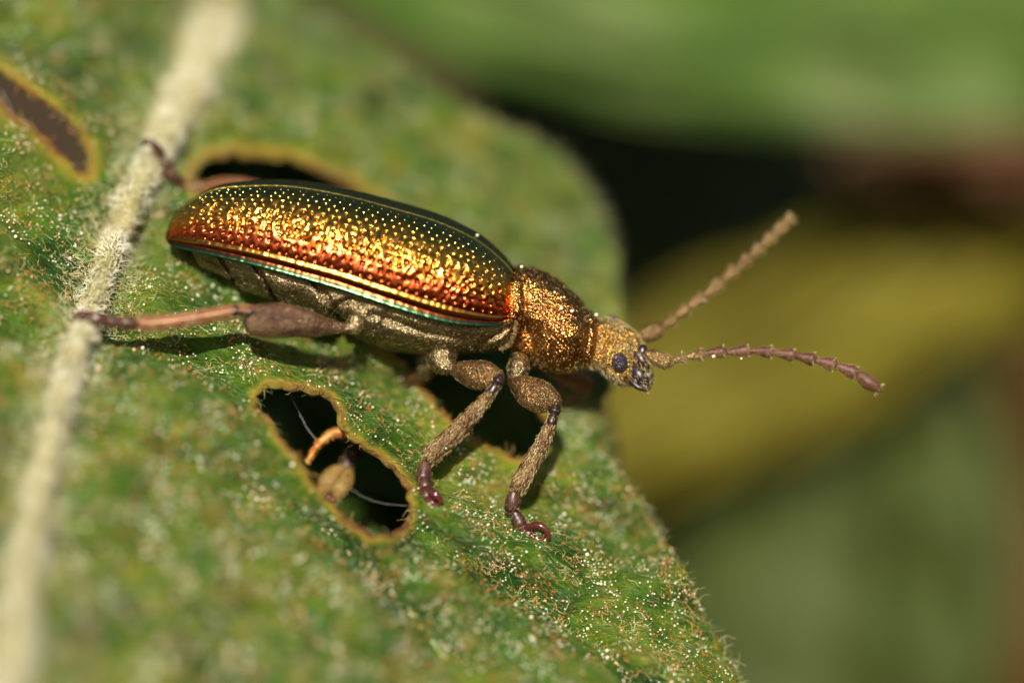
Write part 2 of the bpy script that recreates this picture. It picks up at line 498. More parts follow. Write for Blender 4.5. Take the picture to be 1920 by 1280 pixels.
OUT = [(1390, 1282), (1345, 1205), (1318, 1150), (1290, 1085), (1262, 1040), (1225, 985), (1190, 930), (1165, 885), (1140, 850), (1128, 805), (1138, 760), (1150, 690), (1156, 610),
       (1156, 545), (1150, 480), (1132, 415), (1100, 350), (1060, 300), (1010, 268), (950, 240), (900, 215), (850, 190), (780, 145), (700, 90), (620, 45), (545, 0), (480, -90), (430, -210),
       (300, -330), (80, -340), (-200, -260), (-500, -80), (-760, 200), (-900, 560), (-930, 950), (-860, 1300), (-650, 1600), (-300, 1800), (0, 1900), (400, 1880), (800, 1780), (1150, 1640), (1370, 1480), (1420, 1370)]
H_FRONT = [(476, 745), (490, 728), (512, 722), (545, 724), (580, 726), (612, 735), (632, 752), (640, 775), (641, 800), (650, 812), (668, 822), (690, 838), (715, 855), (738, 872), (760, 895), (770, 925), (772, 960), (765, 985), (748, 1002), (720, 1008),
           (690, 1003), (660, 990), (640, 970), (620, 945), (600, 925), (580, 900), (560, 872), (540, 845), (520, 822), (508, 795), (485, 775)]
H_UNDER = [(700, 640), (745, 672), (780, 715), (815, 760), (850, 795), (890, 822), (930, 845), (965, 858), (995, 855), (1015, 835), (1022, 800), (1020, 760), (1045, 735), (1060, 700), (1050, 655), (1000, 600), (900, 560), (780, 560), (705, 590)]
H_BACK = [(362, 328), (372, 306), (395, 292), (440, 287), (490, 287), (545, 294), (600, 312), (650, 338), (700, 366), (740, 400), (720, 440), (600, 440), (480, 430), (400, 400), (368, 360)]
H_LEFT = [(-90, 70), (-30, 108), (20, 142), (70, 182), (115, 216), (146, 246), (164, 280), (172, 306), (160, 326), (130, 308), (95, 272), (60, 246), (30, 222), (0, 198), (-40, 160), (-85, 110)]

def ragged(poly, seed, step=7.0, amp=2.5):
    """closed outline resampled evenly with a slightly gnawed edge"""
    p = np.array(poly, float)
    q = np.vstack([p, p[:1]])
    # smooth closed catmull
    m = len(p)
    idx = np.arange(m)
    pts = []
    for i in range(m):
        a, b, c, d = p[i - 1], p[i], p[(i + 1) % m], p[(i + 2) % m]
        L = np.linalg.norm(c - b)
        k = max(2, int(L / step))
        for t in np.arange(k) / k:
            pts.append(0.5 * (2 * b + (c - a) * t + (2 * a - 5 * b + 4 * c - d) * t * t + (3 * b - a - 3 * c + d) * t ** 3))
    pts = np.array(pts)
    nn = Noise(seed, 30, 2, 1.2, 4.5)
    tang = np.roll(pts, -1, 0) - np.roll(pts, 1, 0)
    nrm = np.stack([tang[:, 1], -tang[:, 0]], 1); nrm /= np.linalg.norm(nrm, axis=1)[:, None] + 1e-9
    return pts + nrm * (amp * nn(pts / 100))[:, None]

def inside(x, y, poly):
    r = np.zeros(len(x), bool)
    px, py = poly[:, 0], poly[:, 1]
    j = len(poly) - 1
    for i in range(len(poly)):
        c = ((py[i] > y) != (py[j] > y))
        with np.errstate(divide='ignore', invalid='ignore'):
            xi = (px[j] - px[i]) * (y - py[i]) / (py[j] - py[i]) + px[i]
        r ^= c & (x < xi)
        j = i
    return r

outline = ragged(OUT, 31, 11, 3.5)
holes = [ragged(h, 32 + i, 6, 2.2) for i, h in enumerate((H_FRONT, H_UNDER, H_BACK, H_LEFT))]

def build_leaf():
    g = np.random.default_rng(3)
    gx, gy = np.meshgrid(np.arange(-60, 1420, 9.0), np.arange(-60, 1340, 9.0))
    fine = np.stack([gx.ravel(), gy.ravel()], 1) + g.uniform(-3, 3, (gx.size, 2))
    gx, gy = np.meshgrid(np.arange(-940, 1440, 42.0), np.arange(-360, 1920, 42.0))
    co = np.stack([gx.ravel(), gy.ravel()], 1) + g.uniform(-8, 8, (gx.size, 2))
    co = co[(co[:, 0] < -75) | (co[:, 1] < -75) | (co[:, 1] > 1355) | (co[:, 0] > 1430)]
    pts = np.vstack([fine, co])
    ok = inside(pts[:, 0], pts[:, 1], outline)
    for h in holes:
        ok &= ~inside(pts[:, 0], pts[:, 1], h)
    loops = [outline] + holes
    for lp in loops:
        ok &= poly_dist(pts[:, 0], pts[:, 1], [tuple(q) for q in np.vstack([lp, lp[:1]])]) > 4.5
    pts = pts[ok]
    allp = [pts]; edges = []; off = len(pts)
    for lp in loops:
        n = len(lp)
        edges += [(off + i, off + (i + 1) % n) for i in range(n)]
        allp.append(lp); off += n
    allp = np.vstack(allp)
    vo, eo, fo, *_ = delaunay_2d_cdt([Vector(p) for p in allp], edges, [], 0, 1e-4)
    v2 = np.array([tuple(p) for p in vo])
    f = np.array([t for t in fo if len(t) == 3])
    c = v2[f].mean(1)
    k = inside(c[:, 0], c[:, 1], outline)
    for h in holes:
        k &= ~inside(c[:, 0], c[:, 1], h)
    f = f[k]
    used = np.unique(f); remap = -np.ones(len(v2), int); remap[used] = np.arange(len(used))
    v2 = v2[used]; f = remap[f]
    # consistent winding: facing the camera (-Y)
    a, b_, c_ = v2[f[:, 0]], v2[f[:, 1]], v2[f[:, 2]]
    ar = (b_[:, 0] - a[:, 0]) * (c_[:, 1] - a[:, 1]) - (b_[:, 1] - a[:, 1]) * (c_[:, 0] - a[:, 0])
    f[ar > 0] = f[ar > 0][:, ::-1]
    return v2, f

lv2, lf = build_leaf()
hd = np.full(len(lv2), 1e9)
for h, wid in zip(holes, (1.0, 1.0, 1.75, 1.9)):          # the hind and left holes have broader yellowed rims
    hd = np.minimum(hd, 1 / wid * poly_dist(lv2[:, 0], lv2[:, 1], [tuple(q) for q in np.vstack([h, h[:1]])]))
od = poly_dist(lv2[:, 0], lv2[:, 1], [tuple(q) for q in np.vstack([outline, outline[:1]])])
dep = leaf_depth(lv2[:, 0], lv2[:, 1])
dep -= 0.10 * np.exp(-(hd / 16) ** 2)                     # cut edges swell and turn up a little
rim = np.maximum(np.clip(0.95 - hd / 26, 0, 1), 0.45 * np.clip(1 - od / 16, 0, 1))
top = PA(np.column_stack([lv2, dep]))
tn = vnormals(top, lf)
if tn[:, 1].mean() > 0:
    lf = lf[:, ::-1]; tn = -tn
TH = 0.13
bot = top - tn * TH
nv = len(top)
# rim walls from boundary edges
ed = np.vstack([lf[:, [0, 1]], lf[:, [1, 2]], lf[:, [2, 0]]])
key = np.sort(ed, 1); key = key[:, 0] * nv + key[:, 1]
u, inv_, cnt = np.unique(key, return_inverse=True, return_counts=True)
be = ed[cnt[inv_] == 1]
# rounded cut edge: one extra line of vertices bulging outward
mid_idx = {}
wall = []
bv = np.unique(be)
mi = -np.ones(nv, int); mi[bv] = np.arange(len(bv)) + 2 * nv
outn = np.zeros((nv, 3))
ev = top[be[:, 1]] - top[be[:, 0]]
en = np.cross(ev, tn[be[:, 0]])
np.add.at(outn, be[:, 0], en); np.add.at(outn, be[:, 1], en)
outn /= np.linalg.norm(outn, axis=1)[:, None] + 1e-9
midv = (top[bv] + bot[bv]) / 2 + outn[bv] * 0.05
w1 = np.concatenate([np.column_stack([be[:, 1], be[:, 0], mi[be[:, 0]]]), np.column_stack([be[:, 1], mi[be[:, 0]], mi[be[:, 1]]])])
w2 = np.concatenate([np.column_stack([mi[be[:, 1]], mi[be[:, 0]], be[:, 0] + nv]), np.column_stack([mi[be[:, 1]], be[:, 0] + nv, be[:, 1] + nv])])
V = np.vstack([top, bot, midv])
F = np.vstack([lf, lf[:, ::-1] + nv, w1, w2])
fm = np.concatenate([np.zeros(len(lf)), np.ones(len(lf)), np.full(len(w1) + len(w2), 2)])
leaf = empty('chewed_leaf', tuple(P(20, 1280, float(leaf_depth([20], [1280])[0]))))
tag(leaf, 'green hairy leaf with a pale felted midrib and chewed holes, under the beetle', 'leaf')
mesh_obj('blade', V, F, None, leaf, attrs={'rim': np.concatenate([rim, rim * 0, np.full(len(midv), 1.0)])}, mats=[M['leaf'], M['leaf_under'], M['leaf_rim']], fmat=fm)

def leaf_at(x, y, lift=0.0):
    x = np.atleast_1d(np.asarray(x, float)); y = np.atleast_1d(np.asarray(y, float))
    p = PA(np.column_stack([x, y, leaf_depth(x, y)]))
    e = 4.0
    px_ = PA(np.column_stack([x + e, y, leaf_depth(x + e, y)])); py_ = PA(np.column_stack([x, y + e, leaf_depth(x, y + e)]))
    n = np.cross(px_ - p, py_ - p); n /= np.linalg.norm(n, axis=1)[:, None]
    n[n[:, 1] > 0] *= -1
    return p + n * lift, n

# midrib: felted rib standing out of the blade
mp = catmull(np.array(MID, float), 90)
md = leaf_depth(mp[:, 0], mp[:, 1]) - 0.22
mr = np.interp(mp[:, 1], [-260, 0, 300, 450, 600, 800, 1000, 1280, 1700], [56, 54, 42, 38, 36, 34, 42, 54, 60]) / 100
mv, mf = tube(PA(np.column_stack([mp[:, :2], md])), mr, 20, flat=0.55, bumpy=0.06, seed=4)
mesh_obj('midrib', mv, mf, M['midrib'], leaf)

def on_leaf(n, g, x0=-60, x1=1420, y0=-60, y1=1340, margin=6):
    x = g.uniform(x0, x1, n); y = g.uniform(y0, y1, n)
    ok = inside(x, y, outline)
    for h in holes:
        ok &= ~inside(x, y, h)
    return x[ok], y[ok]

def lying(n, g, lift=0.35, bias=None):
    d = g.standard_normal((len(n), 3))
    if bias is not None:
        d += bias
    d -= n * (d * n).sum(1)[:, None]
    d /= np.linalg.norm(d, axis=1)[:, None]
    d = d + n * lift
    return d / np.linalg.norm(d, axis=1)[:, None]

def leaf_hair(name, count, mat, lmin, lmax, rad, curl, seed, lift=0.35, K=5, clump=None, **kw):
    g = np.random.default_rng(seed)
    x, y = on_leaf(count, g, **kw)
    if clump is not None:
        keep = clump(x, y) > g.random(len(x))
        x, y = x[keep], y[keep]
    p, n = leaf_at(x, y, 0.005)
    d = lying(n, g, lift, bias=np.array([0.9, 0.0, -0.55]) * (3.0 if name == 'silky_hair' else 1.0))
    v, f = hairs(p, d, g.uniform(lmin, lmax, len(p)), g.uniform(0.6, 1.2, len(p)) * rad, g, K=K, curl=curl)
    return tag(mesh_obj(name, v, f, mat, leaf), kind='stuff')

cl = Noise(77, 30, 2, 0.5, 1.6)
cl2 = Noise(78, 30, 2, 0.5, 1.6)
def clump1(x, y):
    return np.clip(0.45 + 0.45 * cl(np.stack([x, y], 1) / 100), 0.06, 1)
def clump2(x, y):
    right = np.clip((x - 700) / 400, 0, 1) * 0.35
    return np.clip(0.28 + right + 0.5 * cl2(np.stack([x, y], 1) / 100), 0.03, 1)
leaf_hair('tan_hair', 26000, M['tanhair'], 0.06, 0.22, 0.0080, 0.65, 51, clump=clump1)
leaf_hair('pale_hair', 10000, M['palehair'], 0.10, 0.32, 0.0065, 0.45, 52, lift=0.22, clump=clump1)
leaf_hair('silky_hair', 26000, M['silkyhair'], 0.14, 0.34, 0.0050, 0.12, 54, lift=0.06, K=3)
leaf_hair('rust_hair', 30000, M['rusthair'], 0.05, 0.17, 0.0090, 0.85, 53, clump=clump2)
# pale gland dots
g = np.random.default_rng(61)
x, y = on_leaf(34000, g)
k = np.clip(0.20 + 0.30 * cl2(np.stack([x + 300, y], 1) / 100) + 0.15 * np.clip((x - 800) / 300, 0, 1), 0.04, 1) > g.random(len(x))
x, y = x[k], y[k]
p, n = leaf_at(x, y, 0.02)
v, f = blobs(p + n * g.uniform(0, 0.04, len(p))[:, None], g.uniform(0.008, 0.024, len(p)) * (1 + 0.07 * np.clip(-((x - 100) * NX + (y - 430) * NY) / 100 - 1, 0, 5)) * np.where(g.random(len(p)) < 0.06, 1.7, 1))
tag(mesh_obj('gland_dots', v, f, M['dot'], leaf), kind='stuff')
# felt on the midrib
g = np.random.default_rng(62)
p, n = sample_surface(mv, mf, 32000, g)
out = p - PA(np.column_stack([mp[:, :2], md]))[np.argmin(((p[:, None, 2] - PA(np.column_stack([mp[:, :2], md]))[None, :, 2]) ** 2), 1)]
sgn = np.sign((n * out).sum(1)); n = n * np.where(sgn == 0, 1, sgn)[:, None]
d = n + g.standard_normal(n.shape) * 0.8; d /= np.linalg.norm(d, axis=1)[:, None]
k = (p[:, 2] < 7.0) & (p[:, 2] > -7.5) & (n[:, 1] < 0.5)
v, f = hairs(p[k], d[k], g.uniform(0.06, 0.30, k.sum()) , g.uniform(0.006, 0.011, k.sum()), g, K=3, curl=0.7)
tag(mesh_obj('midrib_felt', v, f, M['felt'], leaf), kind='stuff')
# looser hairs spreading from the rib on to the blade
ii = g.integers(0, len(mp), 5000)
off = g.normal(0, 1, 5000); off = np.sign(off) * (30 + np.abs(off) * 22)
x = mp[ii, 0] + off * 0.90 + g.normal(0, 6, 5000); y = mp[ii, 1] + off * 0.35 + g.normal(0, 9, 5000)
ok = inside(x, y, outline)
for h in holes:
    ok &= ~inside(x, y, h)
x, y, sg = x[ok], y[ok], np.sign(off[ok])
p, n = leaf_at(x, y, 0.005)
d = lying(n, g, 0.30, bias=np.stack([sg * 1.6, 0 * sg, -sg * 0.6], 1))
v, f = hairs(p, d, g.uniform(0.08, 0.26, len(p)), g.uniform(0.005, 0.009, len(p)), g, K=3, curl=0.5)
tag(mesh_obj('loose_felt', v, f, M['palehair'], leaf), kind='stuff')
# fringe along the outer edge and the chewed holes
def fringe(name, lp, count, mat, lmin, lmax, rad, seed, sign, spread=0.6, lift=0.0):
    g = np.random.default_rng(seed)
    i = g.integers(0, len(lp), count)
    nxt = lp[(i + 1) % len(lp)]
    t = g.random(count)[:, None]
    q = lp[i] * (1 - t) + nxt * t
    tg = nxt - lp[i]
    nr = np.stack([tg[:, 1], -tg[:, 0]], 1); nr /= np.linalg.norm(nr, axis=1)[:, None] + 1e-9
    c = lp.mean(0)
    s = np.sign((nr * (q - c)).sum(1))[:, None] * sign
    nr = nr * s
    q = q - nr * 2
    dd = leaf_depth(q[:, 0], q[:, 1]) + g.uniform(-0.05, 0.16, count)
    p = PA(np.column_stack([q, dd]))
    d = np.stack([nr[:, 0], np.zeros(count), -nr[:, 1]], 1) + g.standard_normal((count, 3)) * spread
    d /= np.linalg.norm(d, axis=1)[:, None]
    v, f = hairs(p, d, g.uniform(lmin, lmax, count), rad * g.uniform(0.6, 1.3, count), g, K=5, curl=0.5)
    return tag(mesh_obj(name, v, f, mat, leaf), kind='stuff')
vis = outline[(outline[:, 0] > 500) & (outline[:, 1] < 1300)]
fringe('edge_hair', outline[:430] if len(outline) > 430 else outline, 1500, M['palehair'], 0.06, 0.42, 0.0065, 71, 1, 0.9)
for i, h in enumerate(holes):
    fringe('hole_fringe', h, 1700, M['rusthair'], 0.02, 0.12, 0.009, 81 + i, -1, 0.9)
    fringe('hole_hair', h, 60, M['tanhair'], 0.10, 0.36, 0.008, 91 + i, -1, 0.5)
# torn vein stub hanging in the front hole
stub = [(655, 812, 0.42, 12), (640, 808, 0.40, 8), (618, 815, 0.36, 6.5), (600, 830, 0.32, 6), (587, 847, 0.30, 5), (577, 866, 0.28, 3.5)]
sv, sf = px_tube(stub, 30, 10, 1.0, bumpy=0.10, seed=8)
mesh_obj('torn_vein', sv, sf, M['rusthair'], leaf)
g = np.random.default_rng(63)
p, n = sample_surface(sv, sf, 700, g)
d = n + g.standard_normal(n.shape) * 0.8; d /= np.linalg.norm(d, axis=1)[:, None]
v, f = hairs(p, d, g.uniform(0.02, 0.08, len(p)), 0.008, g, K=3, curl=0.6)
tag(mesh_obj('torn_vein_fuzz', v, f, M['rusthair'], leaf), kind='stuff')

# silk threads crossing the hole
def thread(name, rows, r, label):
    q = catmull(np.array(rows, float), 26)
    q[1:-1, :2] += np.random.default_rng(5).normal(0, 0.5, (24, 2))
    v, f = tube(PA(q[:, :3]), np.full(26, r), 5)
    return tag(mesh_obj(name, v, f, M['silk']), label, 'silk thread')
thread('silk_thread', [(540, 724, 0.35), (557, 765, 0.35), (578, 805, 0.33), (600, 832, 0.32)], 0.0022, 'pale silk thread from the rim of the hole to the torn rust-coloured vein')
thread('silk_thread', [(655, 915, 0.75), (690, 935, 0.6), (730, 945, 0.4), (775, 948, 0.1)], 0.0014, 'faint silk thread from the foot seen in the hole to the hole rim')
thread('silk_thread', [(2, 172, 1.7), (14, 195, 1.8), (22, 215, 1.9), (33, 245, 1.6)], 0.004, 'short silk thread hanging in the hole beside the felted midrib')

# ------------------------------------------------------------------ the beetle
beetle = empty('beetle', tuple(P(640, 640, 0.7)))
tag(beetle, 'coppery gold metallic beetle with pitted wing cases standing on the chewed leaf', 'beetle')
AX = R(14.0); ROLL = R(17.0); YC = 0.55
ax = np.array([math.cos(AX), 0, -math.sin(AX)])            # tail to head
upv = np.array([math.sin(AX), 0, math.cos(AX)])
towards = np.array([0, -1.0, 0])
Dd = upv * math.cos(ROLL) + towards * math.sin(ROLL)       # dorsal
Nn = towards * math.cos(ROLL) - upv * math.sin(ROLL)       # lateral, near side
ORG = P(305, 440, 0.0) + np.array([0, YC, 0])

HT = [(0, .16), (.07, .40), (.2, .62), (.7, 1.10), (1.36, 1.37), (2.13, 1.57), (3.14, 1.66), (4.18, 1.65), (5.0, 1.60), (5.77, 1.43), (6.37, 1.12), (6.65, .84), (6.80, .52)]
HM = [(0, 0.02), (.07, -.10), (.3, -.17), (1.0, -.165), (1.84, -.16), (2.67, -.18), (3.5, -.21), (4.35, -.28), (5.18, -.33), (5.8, -.31), (6.38, -.19), (6.65, -.04), (6.80, .20)]
WW = [(0, .10), (.07, .26), (.2, .40), (.7, .74), (1.36, 1.02), (2.13, 1.22), (3.14, 1.34), (4.18, 1.38), (5.0, 1.36), (5.77, 1.24), (6.37, 0.98), (6.65, 0.70), (6.80, .42)]

def elytron(name, side, na, ntt):
    a = 6.80 * (1 - np.cos(np.linspace(0.0, 1, na) * np.pi)) / 2 * 0.35 + 6.80 * np.linspace(0, 1, na) * 0.65
    ht, hm, w = interp(a, catmull(HT, 120)), interp(a, catmull(HM, 120)), interp(a, catmull(WW, 120))
    sr, cr = math.sin(ROLL), math.cos(ROLL)
    w = np.minimum(w, (ht - hm) / (2.15 * sr))
    h0 = hm + w * sr
    Hh = np.sqrt(np.maximum((ht - h0) ** 2 - (w * sr) ** 2, 0.0004)) / cr
    t = np.linspace(0, 1, ntt)
    th = t * np.pi / 2
    e = 2 / 2.3
    cn = np.cos(th) ** e; sn = np.sin(th) ** e
    C = ORG[None] + ax[None] * a[:, None] + upv[None] * h0[:, None]
    v = C[:, None] + side * Nn[None, None] * (w[:, None] * cn[None])[..., None] + Dd[None, None] * (Hh[:, None] * sn[None])[..., None]
    nrm = side * Nn[None, None] * (cn[None] * Hh[:, None])[..., None] + Dd[None, None] * (sn[None] * w[:, None])[..., None]
    nrm /= np.linalg.norm(nrm, axis=2)[..., None] + 1e-9
    T, A_ = np.meshgrid(t, a)
    fade = np.clip(np.minimum(A_ / 0.5, (6.8 - A_) / 0.25), 0, 1)
    disp = 0.022 * np.exp(-((T - 0.010) / 0.010) ** 2) - 0.040 * np.exp(-((T - 0.045) / 0.018) ** 2) + 0.010 * np.exp(-((T - 0.085) / 0.012) ** 2) - 0.014 * np.exp(-((T - 0.120) / 0.016) ** 2)
    disp += 0.030 * np.exp(-((T - 0.915) / 0.011) ** 2) - 0.016 * np.exp(-((T - 0.945) / 0.012) ** 2) - 0.03 * np.exp(-((T - 1.0) / 0.010) ** 2)
    # rows of pits
    g = np.random.default_rng(100)
    rows = 11
    pit = np.zeros_like(T)
    sp = 0.178
    rt = 0.125 + (T * 0)
    pos = (T - 0.115) / (0.77 / rows)
    k = np.clip(np.floor(pos).astype(int), 0, rows - 1)
    n_al = 44
    jx = g.normal(0, 0.10, (rows, n_al)); jt = g.normal(0, 0.07, (rows, n_al)); sz = g.uniform(0.75, 1.2, (rows, n_al))
    ph = g.random(rows)
    s_ = A_ / sp + ph[k]
    ci = np.clip(np.floor(s_).astype(int), 0, n_al - 1)
    du = (s_ - np.floor(s_) - 0.5 - jx[k, ci]) * sp
    dv = (pos - np.floor(pos) - 0.5 - jt[k, ci]) * (0.77 / rows) * (np.pi / 2) * np.sqrt((w[:, None] ** 2 + Hh[:, None] ** 2) / 2)
    r = np.hypot(du * 0.85, dv) / ((0.026 + 0.012 * np.exp(-((T - 0.35) / 0.2) ** 2)) * sz[k, ci])
    valid = (pos > 0) & (pos < rows)
    pit = np.where(valid, np.exp(-r ** 2.6), 0)
    disp -= 0.030 * pit * fade
    # cross wrinkles on the flank, soft waviness everywhere
    wn = Noise(9, 26, 2, 0.8, 2.0); wn2 = Noise(10, 30, 2, 2.2, 4.5)
    q = np.stack([A_.ravel() * 2.2, T.ravel() * 2.4], 1)
    flank = np.exp(-((T - 0.40) / 0.22) ** 2)
    disp += fade * flank * 0.010 * wn(q).reshape(T.shape) + fade * 0.0042 * wn2(q).reshape(T.shape) * (0.4 + flank)
    disp += 0.014 * fade * flank * np.abs(np.sin(np.pi * (A_ / sp + 0.6 * wn(q * 0.5).reshape(T.shape))))
    v = v + nrm * disp[..., None]
    v = v.reshape(-1, 3)
    f = ring_faces(na, ntt, closed=False)
    # inner lining so that the shell has thickness
    nb = len(v)
    inner = (C[:, None] + side * Nn[None, None] * ((w[:, None] - 0.05).clip(0.01) * cn[None])[..., None] + Dd[None, None] * ((Hh[:, None] - 0.05).clip(0.005) * sn[None])[..., None]).reshape(-1, 3)
    idx = np.arange(na * ntt).reshape(na, ntt)
    def strip(l):
        return np.column_stack([l[:-1], l[1:], l[1:] + nb, l[:-1] + nb])
    f = np.vstack([f, f[:, ::-1] + nb, strip(idx[:, 0]), strip(idx[:, -1]), strip(idx[0]), strip(idx[-1])])
    return mesh_obj(name, np.vstack([v, inner]), f, M['elytra'], beetle, attrs={'across': np.concatenate([T.ravel(), np.full(T.size, 0.95)]), 'suture': np.concatenate([np.exp(-((T.ravel() - 0.905) / 0.014) ** 2)] * 2)})
elytron('elytron', 1, 620, 190)['label'] = 'coppery near wing case with rows of golden pits'
elytron('elytron', -1, 260, 80)

def img_loft(secs, n, ns=48, p=2.0, disp=None, tilt=0.0):
    """secs rows: top px, top py, bottom px, bottom py, centre depth, half depth"""
    q = catmull(np.array(secs, float), n)
    tp = PA(np.column_stack([q[:, 0], q[:, 1], q[:, 4] + tilt * q[:, 5]])); bt = PA(np.column_stack([q[:, 2], q[:, 3], q[:, 4] - tilt * q[:, 5]]))
    c = (tp + bt) / 2; hv = (tp - bt) / 2
    th = np.linspace(0, 2 * np.pi, ns, endpoint=False)
    e = 2 / p
    cs = np.sign(np.cos(th)) * np.abs(np.cos(th)) ** e; sn = np.sign(np.sin(th)) * np.abs(np.sin(th)) ** e
    v = c[:, None] + hv[:, None] * sn[None, :, None] + (np.maximum(q[:, 5], 0.01)[:, None] * cs[None])[..., None] * np.array([0, -1.0, 0])
    nr = hv[:, None] * sn[None, :, None] + (q[:, 5][:, None] * cs[None])[..., None] * np.array([0, -1.0, 0])
    nr /= np.linalg.norm(nr, axis=2)[..., None] + 1e-9
    if disp is not None:
        U, TH_ = np.meshgrid(np.linspace(0, 1, n), th, indexing='ij')
        v = v + nr * disp(U, TH_, v)[..., None]
    f = ring_faces(n, ns)
    v = v.reshape(-1, 3)
    # caps
    c0, c1 = len(v), len(v) + 1
    v = np.vstack([v, v[:ns].mean(0), v[-ns:].mean(0)])
    j = np.arange(ns)
    cap0 = np.column_stack([(j + 1) % ns, j, np.full(ns, c0), np.full(ns, c0)])
    cap1 = np.column_stack([(n - 1) * ns + j, (n - 1) * ns + (j + 1) % ns, np.full(ns, c1), np.full(ns, c1)])
    return v, np.vstack([f]), np.vstack([cap0[:, :3], cap1[:, :3]])

def loft_obj(name, secs, n, mat, parent, **kw):
    v, f, cap = img_loft(secs, n, **kw)
    faces = [tuple(x) for x in f] + [tuple(x) for x in cap]
    return mesh_obj(name, v, faces, mat, parent), v, f

def fur(parent, v, f, count, lmin, lmax, rad, seed, lean=(0.5, 0, -0.25), mat='goldhair', front=True, stand=0.35):
    g = np.random.default_rng(seed)
    p, n = sample_surface(v, f, count, g)
    # make normals point out of the local centre of the shape
    c = v.mean(0)
    vn = vnormals(v, f)
    d = lying(n, g, stand, bias=np.array(lean) * 3)
    hv_, hf = hairs(p, d, g.uniform(lmin, lmax, len(p)), rad * g.uniform(0.7, 1.2, len(p)), g, K=2, curl=0.15)
    return tag(mesh_obj('hair', hv_, hf, M[mat], parent), kind='stuff')

def outward(v, f):
    """flip winding so normals point outward (closed, roughly convex shape)"""
    c = v.mean(0)
    a = v[f[:, 0]]
    fn = np.cross(v[f[:, 2]] - a, v[f[:, 3]] - v[f[:, 1]]) if f.shape[1] == 4 else np.cross(v[f[:, 1]] - a, v[f[:, 2]] - a)
    if ((a - c) * fn).sum() < 0:
        return f[:, ::-1]
    return f

# thorax and abdomen below the wing cases
BODY = [(345, 440, 358, 482, .55, .22), (375, 440, 385, 500, .55, .42), (420, 440, 428, 522, .55, .62), (470, 440, 474, 545, .55, .82), (530, 450, 528, 570, .55, .98),
        (600, 460, 592, 600, .55, 1.08), (680, 480, 668, 634, .55, 1.14), (760, 500, 752, 660, .55, 1.16), (830, 530, 826, 666, .55, 1.08), (900, 555, 892, 662, .55, .92), (945, 570, 935, 657, .55, .74), (972, 575, 962, 645, .55, .60)]
bn = Noise(15, 24, 3, 0.6, 1.5)
def body_disp(U, TH_, v):
    q = v.reshape(-1, 3)
    out = 0.018 * bn(q).reshape(U.shape)
    xx = q[:, 0].reshape(U.shape) * 100 + 960
    yy = 640 - q[:, 2].reshape(U.shape) * 100
    xs = xx - (yy - 500) * 0.55
    # ventrites overlap like roof tiles
    for x0, x1 in ((330, 374), (374, 428), (428, 488), (488, 590)):
        m_ = (xs >= x0) & (xs < x1)
        out = np.where(m_, out + 0.16 * (1 - ((xs - x0) / (x1 - x0))) ** 0.5 - 0.15 * ((xs - x0) > (x1 - x0) * 0.80) - 0.09, out)
    # plate seams on the thorax, round hip plate
    def groove(pl, wd, dp):
        return -dp * np.exp(-(poly_dist(xx.ravel(), yy.ravel(), pl).reshape(U.shape) / wd) ** 2)
    near = q[:, 1].reshape(U.shape) < 0.5
    gr = groove([(622, 600), (632, 575), (660, 562), (690, 566)], 5, 0.09) + groove([(700, 640), (725, 600), (735, 580)], 6, 0.05) + groove([(700, 590), (800, 626), (900, 640), (935, 628)], 7, 0.06)
    gr += groove([(630, 612), (662, 612)], 11, 0.16) + groove([(895, 655), (930, 632), (958, 612)], 5, 0.06)
    gr += 0.07 * np.exp(-(np.hypot(xx - 685, yy - 598) / 34) ** 2)
    return out + np.where(near, gr, 0)
bo, bvv, bff = loft_obj('thorax_and_abdomen', BODY, 260, M['sternum'], beetle, ns=120, p=2.2, disp=body_disp, tilt=-0.0)
bff = outward(bvv, bff)
fur(bo, bvv, bff, 12000, 0.03, 0.07, 0.0030, 201, lean=(-0.6, 0, -0.45), stand=0.12, mat='brownhair')

# pronotum
PRO = [(962, 500, 952, 652, .60, .80), (972, 494, 966, 668, .60, .84), (1000, 500, 988, 684, .60, .80), (1028, 512, 1016, 696, .58, .78), (1058, 532, 1046, 700, .56, .80), (1088, 558, 1074, 698, .54, .78), (1112, 584, 1096, 692, .54, .68), (1126, 606, 1108, 688, .54, .52)]
pn = Noise(16, 30, 3, 1.0, 2.4); pn2 = Noise(17, 40, 3, 3.5, 6.0)
def pro_disp(U, TH_, v):
    q = v.reshape(-1, 3)
    xx = q[:, 0] * 100 + 960; yy = 640 - q[:, 2] * 100
    out = 0.007 * pn(q) + 0.006 * pn2(q)
    # waist behind, knob in front
    out += -0.30 * np.exp(-(((xx - 990) / 30) ** 2 + ((yy - 640) / 42) ** 2)) * (q[:, 1] < 0.6)
    out += 0.15 * np.exp(-(((xx - 1074) / 26) ** 2 + ((yy - 624) / 24) ** 2)) * (q[:, 1] < 0.6)
    out -= 0.07 * np.exp(-(poly_dist(xx, yy, [(1098, 570), (1104, 610), (1100, 660)]) / 7) ** 2)
    out -= 0.05 * np.exp(-(poly_dist(xx, yy, [(978, 500), (984, 560), (982, 640)]) / 5) ** 2)
    # fine slanting wrinkles on the flank
    w = np.exp(-(((xx - 1040) / 45) ** 2 + ((yy - 650) / 36) ** 2))
    out += 0.016 * w * np.sin(((xx - 1040) * 0.80 + (yy - 650) * -0.55 + 2.5 * np.sin(yy / 11) + 2.5 * np.sin(xx / 9)) * 2 * np.pi / 7.5)
    return out.reshape(U.shape)
po, pvv, pff = loft_obj('pronotum', PRO, 150, M['bronze'], beetle, ns=150, p=2.15, disp=pro_disp, tilt=0.10)
pff = outward(pvv, pff)
fur(po, pvv, pff, 1400, 0.02, 0.05, 0.003, 202, lean=(-0.3, 0, -0.4))
